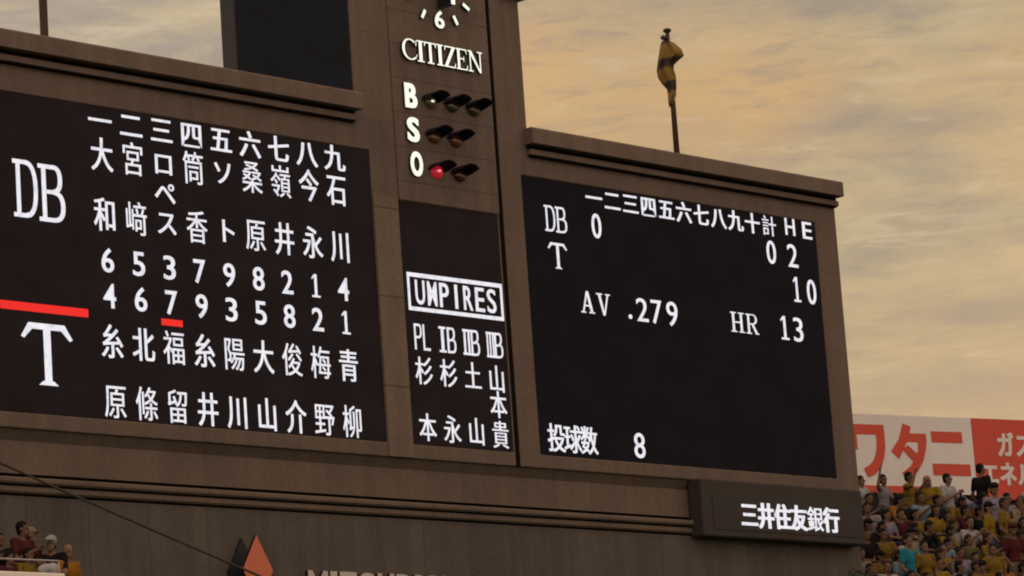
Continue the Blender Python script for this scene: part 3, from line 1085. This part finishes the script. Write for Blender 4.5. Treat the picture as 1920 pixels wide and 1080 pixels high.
def person_meshes(P, vox=.0125):
    """P: joints in metres, figure faces -Y, origin on the ground under the pelvis"""
    V_ = Vector
    pel, che, hd = V_(P['pelvis']), V_(P['chest']), V_(P['head'])
    spine = (che - pel).normalized()
    side = V_(P.get('side', (1, 0, 0)))
    fwd = spine.cross(side)
    if fwd.y > 0:
        fwd = -fwd
    A3 = Matrix((side, -fwd, spine)).transposed()
    sw = P.get('sw', .19)
    yaw = P.get('look', 0)
    HD = Matrix.Rotation(R(yaw), 3, 'Z') @ Matrix.Rotation(R(P.get('nod', 0)), 3, 'X')
    b = MB()
    b.ball(pel, (.155, .11, .13), A3)
    b.ball(pel.lerp(che, .5), (.13, .095, .20), A3)
    b.ball(che, (.165, .115, .18), A3)
    neck = che + spine * .17
    sh = {s: che + spine * .13 + side * (s * sw) for s in (-1, 1)}
    for s in (-1, 1):
        limb(b, neck - spine * .02, sh[s], .05, .055)
    limb(b, neck - spine * .04, hd - V_((0, 0, .06)), .055, .05)
    b.ball(hd + HD @ V_((0, .01, .03)), (.075, .092, .10), HD)
    b.ball(hd + HD @ V_((0, -.025, -.055)), (.055, .06, .065), HD)
    b.ball(hd + HD @ V_((0, -.098, -.012)), (.014, .02, .024), HD)
    for s in (-1, 1):
        b.ball(hd + HD @ V_((s * .077, .01, -.005)), (.012, .02, .032), HD)
    elb, wri = P['elbow'], P['wrist']
    for i, s in enumerate((-1, 1)):
        e, w_ = V_(elb[i]), V_(wri[i])
        limb(b, sh[s], e, .048, .038)
        limb(b, e, w_, .038, .027)
        d = (w_ - e).normalized()
        lat = d.cross(V_(P.get('palm', (0, -1, 0))))
        if lat.length < .1:
            lat = d.cross(V_((1, 0, 0)))
        lat.normalize()
        nrm = lat.cross(d)
        b.ball(w_ + d * .05, (.04, .018, .05), Matrix((lat, nrm, d)).transposed())
        for k in range(4):
            q = w_ + d * .085 + lat * (-.03 + .02 * k)
            l_ = (.055, .068, .064, .05)[k]
            b.tube([q, q + d * l_ * .6 + nrm * .006, q + d * l_ + nrm * .022], [.0095, .009, .007], 7)
        q = w_ + d * .03 + lat * -.035
        b.tube([q, q + d * .03 - lat * .022, q + d * .06 - lat * .026], [.011, .010, .008], 7)
    hip = {s: pel + side * (s * .085) - spine * .03 for s in (-1, 1)}
    for i, s in enumerate((-1, 1)):
        k, a = V_(P['knee'][i]), V_(P['ankle'][i])
        limb(b, hip[s], k, .078, .052)
        limb(b, k, a, .052, .034)
        f = V_(P.get('toe', (0, -1, 0)))
        b.ball(a + f * .07 + V_((0, 0, -.03)), (.042, .12, .036), Matrix.Rotation(math.atan2(f.x, -f.y), 3, 'Z'))
        b.ball(a + V_((0, 0, -.02)), .042)
    body = remeshed(b, 'body', vox * .9)
    # shirt
    m = MB()
    m.ball(pel + spine * .05, (.168, .125, .12), A3)
    m.ball(pel.lerp(che, .5), (.15, .115, .21), A3)
    m.ball(che, (.18, .13, .175), A3)
    for i, s in enumerate((-1, 1)):
        limb(m, che + spine * .12, sh[s], .065, .07)
        e = V_(elb[i])
        fr_ = P.get('sleeve', .62)
        limb(m, sh[s], sh[s].lerp(e, min(fr_, 1)), .068, .058)
        if fr_ > 1:
            limb(m, e, e.lerp(V_(wri[i]), fr_ - 1), .052, .042)
    shirt = remeshed(m, 'shirt', .017)
    m = MB()
    m.ball(pel - spine * .02, (.168, .122, .13), A3)
    for i, s in enumerate((-1, 1)):
        k, a = V_(P['knee'][i]), V_(P['ankle'][i])
        limb(m, hip[s], k, .092, .068)
        if not P.get('shorts'):
            limb(m, k, k.lerp(a, .93), .066, .05)
    trousers = remeshed(m, 'trousers', .017)
    m = MB()
    m.ball(hd + HD @ V_((0, .022, .048)), (.085, .098, .095), HD)
    m.ball(hd + HD @ V_((0, .055, -.005)), (.078, .055, .085), HD)
    if P.get('long'):
        m.ball(hd + HD @ V_((0, .075, -.10)), (.09, .05, .15), HD)
        for s in (-1, 1):
            m.ball(hd + HD @ V_((s * .075, .02, -.08)), (.028, .05, .12), HD)
    hair = remeshed(m, 'hair', .014)
    # trim the fringe so that the face stays clear
    bmx = bmesh.new()
    bmx.from_mesh(hair)
    inv = HD.transposed()
    kill = [v for v in bmx.verts if (inv @ (v.co - hd)).y < -.035 and (inv @ (v.co - hd)).z < .052]
    bmesh.ops.delete(bmx, geom=kill, context='VERTS')
    bmx.to_mesh(hair)
    bmx.free()
    m = MB()
    m.ball(hd + HD @ V_((0, .012, .070)), (.094, .108, .085), HD)
    m.ball(hd + HD @ V_((0, -.11, .058)), (.075, .07, .012), HD)
    cap = remeshed(m, 'cap', .011, 2)
    eyes = []
    for s in (-1, 1):
        m = MB()
        m.ball(hd + HD @ V_((s * .031, -.083, .012)), (.015, .008, .009), HD, 8, 6)
        me = bpy.data.meshes.new('eye')
        me.from_pydata([tuple(p) for p in m.v], [], m.f)
        eyes.append(me)
    return dict(body=body, shirt=shirt, trousers=trousers, hair=hair, cap=cap, eyes=eyes)


STAND_LEGS = dict(knee=[(-.10, -.02, .48), (.10, -.02, .48)], ankle=[(-.11, .02, .07), (.11, .02, .07)])
SIT_LEGS = dict(knee=[(-.13, -.46, .50), (.13, -.46, .50)], ankle=[(-.12, -.44, .07), (.12, -.44, .07)])
POSES = {
    'phone': dict(pelvis=(0, 0, .93), chest=(0, -.01, 1.25), head=(0, -.05, 1.58), elbow=[(-.30, -.18, 1.36), (.30, -.12, 1.28)], wrist=[(-.20, -.24, 1.62), (.24, -.30, 1.46)], **STAND_LEGS),
    'clap': dict(pelvis=(0, 0, .93), chest=(0, 0, 1.25), head=(0, -.03, 1.58), elbow=[(-.29, -.10, 1.08), (.29, -.10, 1.08)], wrist=[(-.07, -.32, 1.22), (.07, -.30, 1.24)], look=20, **STAND_LEGS),
    'arms_down': dict(pelvis=(0, 0, .93), chest=(0, 0, 1.25), head=(0, -.02, 1.59), elbow=[(-.27, .02, 1.08), (.27, .02, 1.08)], wrist=[(-.26, -.16, .92), (.26, -.08, .84)], look=-15, **STAND_LEGS),
    'arm_up': dict(pelvis=(0, 0, .93), chest=(.01, 0, 1.25), head=(0, -.03, 1.58), elbow=[(-.36, -.06, 1.42), (.28, -.12, 1.10)], wrist=[(-.32, -.12, 1.74), (.10, -.30, 1.20)], look=-25, **STAND_LEGS),
    'sit_lap': dict(pelvis=(0, 0, .53), chest=(0, -.04, .86), head=(0, -.08, 1.19), elbow=[(-.26, -.14, .70), (.26, -.14, .70)], wrist=[(-.10, -.36, .66), (.12, -.34, .66)], look=12, nod=4, **SIT_LEGS),
    'sit_clap': dict(pelvis=(0, 0, .53), chest=(0, -.05, .86), head=(0, -.10, 1.19), elbow=[(-.28, -.18, .76), (.28, -.18, .76)], wrist=[(-.06, -.38, .94), (.06, -.36, .96)], look=-22, **SIT_LEGS),
    'sit_lean': dict(pelvis=(0, 0, .53), chest=(.05, -.16, .82), head=(.10, -.30, 1.10), elbow=[(-.22, -.34, .66), (.30, -.36, .68)], wrist=[(-.05, -.52, .60), (.12, -.54, .62)], look=30, nod=14, **SIT_LEGS),
    'sit_long': dict(pelvis=(0, 0, .53), chest=(0, -.03, .85), head=(.02, -.06, 1.18), elbow=[(-.24, -.10, .68), (.24, -.14, .70)], wrist=[(-.12, -.34, .68), (.02, -.40, .78)], look=-30, long=True, **SIT_LEGS),
    'stand_long': dict(pelvis=(0, 0, .90), chest=(0, 0, 1.21), head=(0, -.02, 1.52), elbow=[(-.25, -.08, 1.05), (.26, -.06, 1.04)], wrist=[(-.06, -.28, 1.12), (.10, -.26, 1.02)], look=28, long=True, **STAND_LEGS),
    'bend': dict(pelvis=(0, .10, .90), chest=(0, -.18, 1.10), head=(-.02, -.42, 1.26), elbow=[(-.26, -.34, .92), (.26, -.30, .90)], wrist=[(-.12, -.50, .78), (.14, -.46, .74)], nod=30, **STAND_LEGS),
    'sit_up': dict(pelvis=(0, 0, .53), chest=(0, -.02, .87), head=(0, -.04, 1.21), elbow=[(-.34, -.10, 1.10), (.33, -.10, 1.08)], wrist=[(-.28, -.14, 1.40), (.27, -.18, 1.38)], look=8, **SIT_LEGS),
}
PM = {k: person_meshes(v) for k, v in POSES.items()}

SKIN = [mat('skin_%s' % n, tuple(x * .34 for x in c), 0.65, 0.2) for n, c in (('light', (.46, .27, .19)), ('tan', (.36, .20, .13)), ('warm', (.42, .23, .15)))]
HAIR = [mat('hair_black', (.006, .0045, .004), .7, .1), mat('hair_brown', (.022, .012, .008), .7, .1), mat('hair_tawny', (.17, .09, .035), .5, .4)]
CLOTH = {n: mat('cloth_%s' % n.replace(' ', '_'), tuple(x * .40 for x in c), .9, .15, var=.12, vscale=9) for n, c in {
    'yellow': (.46, .29, .022), 'mustard': (.36, .215, .03), 'orange': (.60, .235, .03), 'white': (.66, .63, .64), 'pale grey': (.42, .39, .42),
    'lavender': (.42, .38, .50), 'maroon': (.14, .025, .03), 'navy': (.02, .022, .05), 'black': (.016, .013, .016), 'light blue': (.36, .46, .60),
    'turquoise': (.03, .36, .50), 'red': (.44, .05, .045), 'beige': (.44, .34, .25), 'olive': (.18, .16, .05), 'pink': (.50, .12, .20)}.items()}
EYE = mat('eye_dark', (.012, .008, .007), .5, .3)
BOT = [mat('trousers_%s' % n, c, .85, .15) for n, c in (('navy', (.018, .02, .04)), ('black', (.014, .013, .014)), ('khaki', (.12, .09, .065)), ('denim', (.04, .06, .12)))]


def person(pose, loc, face, shirt, label, group, cap=None, skin=0, hair=0, bottom=0, scale=1.0, eyes=False):
    o = bpy.data.objects.new('person', None)
    o.empty_display_size = .2
    COL.objects.link(o)
    o.location = loc
    o.rotation_euler = (0, 0, face)
    o.scale = (scale,) * 3
    tag(o, label, 'person', group)
    pm = PM[pose]
    lst = [('body', SKIN[skin]), ('shirt', CLOTH[shirt]), ('trousers', BOT[bottom]), ('hair', HAIR[hair])]
    if cap:
        lst.append(('cap', CLOTH[cap]))
    pairs = [(nm, pm[nm], mt) for nm, mt in lst] + ([('eye', e, EYE) for e in pm['eyes']] if eyes else [])
    for nm, me, mt in pairs:
        if not me.materials:
            me.materials.append(mt)
        c = bpy.data.objects.new(nm, me)
        COL.objects.link(c)
        c.parent = o
        c.material_slots[0].link = 'OBJECT'
        c.material_slots[0].material = mt
    return o


FACE = math.atan2(EB.x, -EB.y) + math.pi        # -Y of the figure turned towards -EB
FACE = math.atan2(-EB.y, -EB.x) + math.pi / 2
DESC = {'phone': 'standing and holding a phone up', 'clap': 'standing with hands together', 'arms_down': 'standing with arms down', 'arm_up': 'standing with one arm raised',
        'sit_lap': 'sitting hands in lap', 'sit_clap': 'sitting and clapping', 'sit_lean': 'sitting bent forward', 'sit_long': 'long-haired and sitting',
        'stand_long': 'long-haired and standing', 'bend': 'standing bent over', 'sit_up': 'sitting with both arms up'}
ROWN = ['top', 'second', 'third', 'fourth', 'fifth', 'sixth', 'seventh', 'eighth']
ORD = ['first', 'second', 'third', 'fourth', 'fifth', 'sixth', 'seventh', 'eighth', 'ninth', 'tenth', 'eleventh', 'twelfth', 'thirteenth', 'fourteenth', 'fifteenth', 'sixteenth']
PXM = 89.0

# top rows placed as in the photograph: (s along the stand, row, pose, turn, shirt, cap, skin, hair, trousers, scale)
named = [
    (-2.55, 0.9, 'clap', 10, 'white', None, 0, 0, 1, .96),
    (-1.78, 0.5, 'arm_up', 24, 'pale grey', None, 1, 0, 3, 1.0),
    (-0.89, 0.0, 'phone', 32, 'mustard', None, 1, 0, 2, 1.06),
    (-0.33, 0.1, 'stand_long', -30, 'yellow', None, 0, 2, 0, 1.05),
    (0.25, 0.1, 'clap', 12, 'white', None, 0, 0, 2, 1.05),
    (0.78, 0.15, 'bend', 190, 'lavender', None, 1, 0, 3, 1.10),
    (1.33, 0.0, 'arms_down', 95, 'black', None, 1, 0, 0, 1.08),
]
grp = 'fans in the bleacher stand'
rows_people = {0: [], 1: [], 2: [], 3: [], 4: [], 5: [], 6: [], 7: []}
for (s, r_, pose, turn, shirt, cap, sk, hr, bt, sca) in named:
    rows_people[0].append((s, r_, pose, turn, shirt, cap, sk, hr, bt, sca))
rows_people[0] += [(2.0, .5, 'sit_lap', 0, 'lavender', None, 0, 0, 0, 1.04), (2.5, .6, 'sit_clap', 0, 'mustard', 'white', 0, 0, 0, 1.04), (2.95, .4, 'sit_lap', 0, 'white', None, 1, 1, 0, 1.04)]
rows_people[1] = [(-3.1, 1, 'sit_lap', 10, 'mustard', None, 1, 0, 1, 1.06), (-2.62, 1, 'sit_clap', 10, 'navy', None, 1, 0, 1, 1.06), (-2.12, 1, 'sit_lean', 30, 'orange', None, 1, 0, 1, 1.10), (-1.62, 1, 'sit_lap', 10, 'black', None, 1, 0, 1, 1.05), (-1.10, 1, 'sit_clap', 0, 'light blue', None, 1, 0, 0, 1.10),
                  (-.62, 1, 'sit_lap', 15, 'navy', None, 1, 0, 1, 1.06), (-.16, 1, 'sit_lean', -5, 'mustard', None, 1, 0, 2, 1.08), (.34, 1, 'bend', 5, 'orange', None, 1, 0, 0, .88),
                  (.80, 1, 'sit_lap', 10, 'maroon', None, 1, 0, 0, 1.12), (1.32, 1, 'sit_lap', 10, 'navy', None, 0, 0, 0, 1.04), (1.82, 1, 'sit_clap', 10, 'beige', None, 0, 0, 0, 1.04), (2.35, 1, 'sit_long', 10, 'yellow', None, 0, 0, 0, 1.04)]
pal = ['white'] * 4 + ['pale grey'] * 3 + ['lavender'] * 4 + ['yellow'] * 4 + ['mustard'] * 5 + ['orange'] * 2 + ['maroon'] * 4 + ['navy'] * 5 + ['black'] * 7 + ['light blue', 'turquoise', 'red', 'olive', 'beige', 'beige']
rnd = random.Random(5)
sit = ['sit_lap', 'sit_lap', 'sit_lean', 'sit_long', 'sit_lap', 'sit_clap', 'sit_lap']
for r_ in range(2, 8):
    s = -2.55 - .66 * r_ + rnd.uniform(0, .3)
    last = None
    while s < 3.0 - .66 * r_:
        po = rnd.choice(sit)
        q_ = rnd.random()
        if q_ < .04:
            po = 'sit_up'
        elif q_ < .10:
            po = 'arms_down'
        sh = rnd.choice([c for c in pal if c != last])
        last = sh
        rows_people[r_].append((s, r_ + rnd.uniform(-.08, .08), po, rnd.uniform(-38, 38), sh, rnd.choice([None] * 14 + ['white', 'black', 'black', 'maroon']), rnd.randrange(3), rnd.choice([0, 0, 0, 1]), rnd.randrange(4), rnd.uniform(.98, 1.14)))
        s += rnd.uniform(.40, .54)
for r_, lst in rows_people.items():
    lst.sort(key=lambda q: q[0])
    for k, (s, rr_, pose, turn, shirt, cap, sk, hr, bt, sca) in enumerate(lst):
        lab = 'person in %s %s%s, %s from left in the %s row' % (shirt, 'shirt', (' and %s cap' % cap) if cap else '', ORD[k], ROWN[r_])
        row_i = round(rr_) if r_ else 0
        z = -RISE * r_ if r_ else (0.0 if pose == 'arms_down' else -.20)
        b_ = -TREAD * (rr_ if r_ else rr_ * .5) + (.12 if pose.startswith('sit') else -.05)
        person(pose, sp(s, b_, z), FACE + R(turn), shirt, lab, grp, cap, sk, hr, bt, sca, r_ == 0)

# ================================================================== LEFT STAND
ls = thing('side_stand', (-14.5, -1.5, 0), 'small pale-walled spectator stand in front of the lower wall', 'stand')
m = MB()
m.box(-18.5, -12.42, -2.50, -2.32, 8.6, 10.05)
m.build('parapet', M['parapet'], ls, bevel=.02)
m = MB()
m.box(-18.5, -11.4, -2.32, -1.50, 0.0, 9.05)
m.box(-18.5, -11.2, -1.50, -0.05, 0.0, 9.35)
m.build('terrace', M['terrace'], ls)
m = MB()
m.tube([(-18.5, -2.41, 10.24), (-12.46, -2.41, 10.24)], .014, 8)
for x in (-17.2, -16, -14.8, -13.6, -12.46):
    m.tube([(x, -2.41, 10.05), (x, -2.41, 10.24)], .012, 8)
m.build('rail', M['rail'], ls)

FL = math.atan2(-(CAM.x + 12.5), (CAM.y + 1.5)) + math.pi      # roughly towards the field
lg = 'fans in the small side stand'
lp = [
    (-12.13, -1.15, 9.35, 'clap', 25, 'maroon', None, 1, 0, 'dark-haired person in maroon shirt, tallest in the side stand', .97),
    (-12.55, -1.15, 9.35, 'clap', -15, 'black', None, 1, 0, 'dark-shirted person at the left frame edge of the side stand', .86),
    (-11.72, -.80, 9.35, 'clap', 40, 'red', 'beige', 0, 1, 'person in red shirt and beige cap right behind the tallest fan', .95),
    (-12.20, -1.95, 9.05, 'clap', -60, 'black', 'white', 0, 0, 'person in black shirt and white cap near the parapet end', .95),
    (-12.07, -2.14, 9.05, 'arms_down', 20, 'orange', None, 0, 2, 'fair-haired person in orange shirt at the parapet end', .86),
    (-12.66, -1.95, 9.05, 'clap', 10, 'mustard', None, 1, 0, 'person in mustard shirt behind the parapet rail', .84),
    (-13.02, -1.95, 9.05, 'clap', 15, 'maroon', None, 1, 0, 'person in maroon shirt half cut by the left frame edge', .80),
]
for x, y, z, pose, turn, shirt, cap, sk, hr, lab, sca in lp:
    person(pose, (x, y, z), FACE + R(turn), shirt, lab, lg, cap, sk, hr, 1, sca, True)

m = MB()
m.ball((-12.66, -2.42, 10.11), (.19, .08, .085))
m.ball((-12.58, -2.42, 10.13), (.10, .07, .08))
m.ball((-12.72, -2.47, 10.12), (.05, .05, .06))
tag(m.build('bag', mat('bag_grey', (.32, .30, .31), .8, var=.15), smooth=True), 'pale grey cloth bag lying on the parapet top', 'bag')
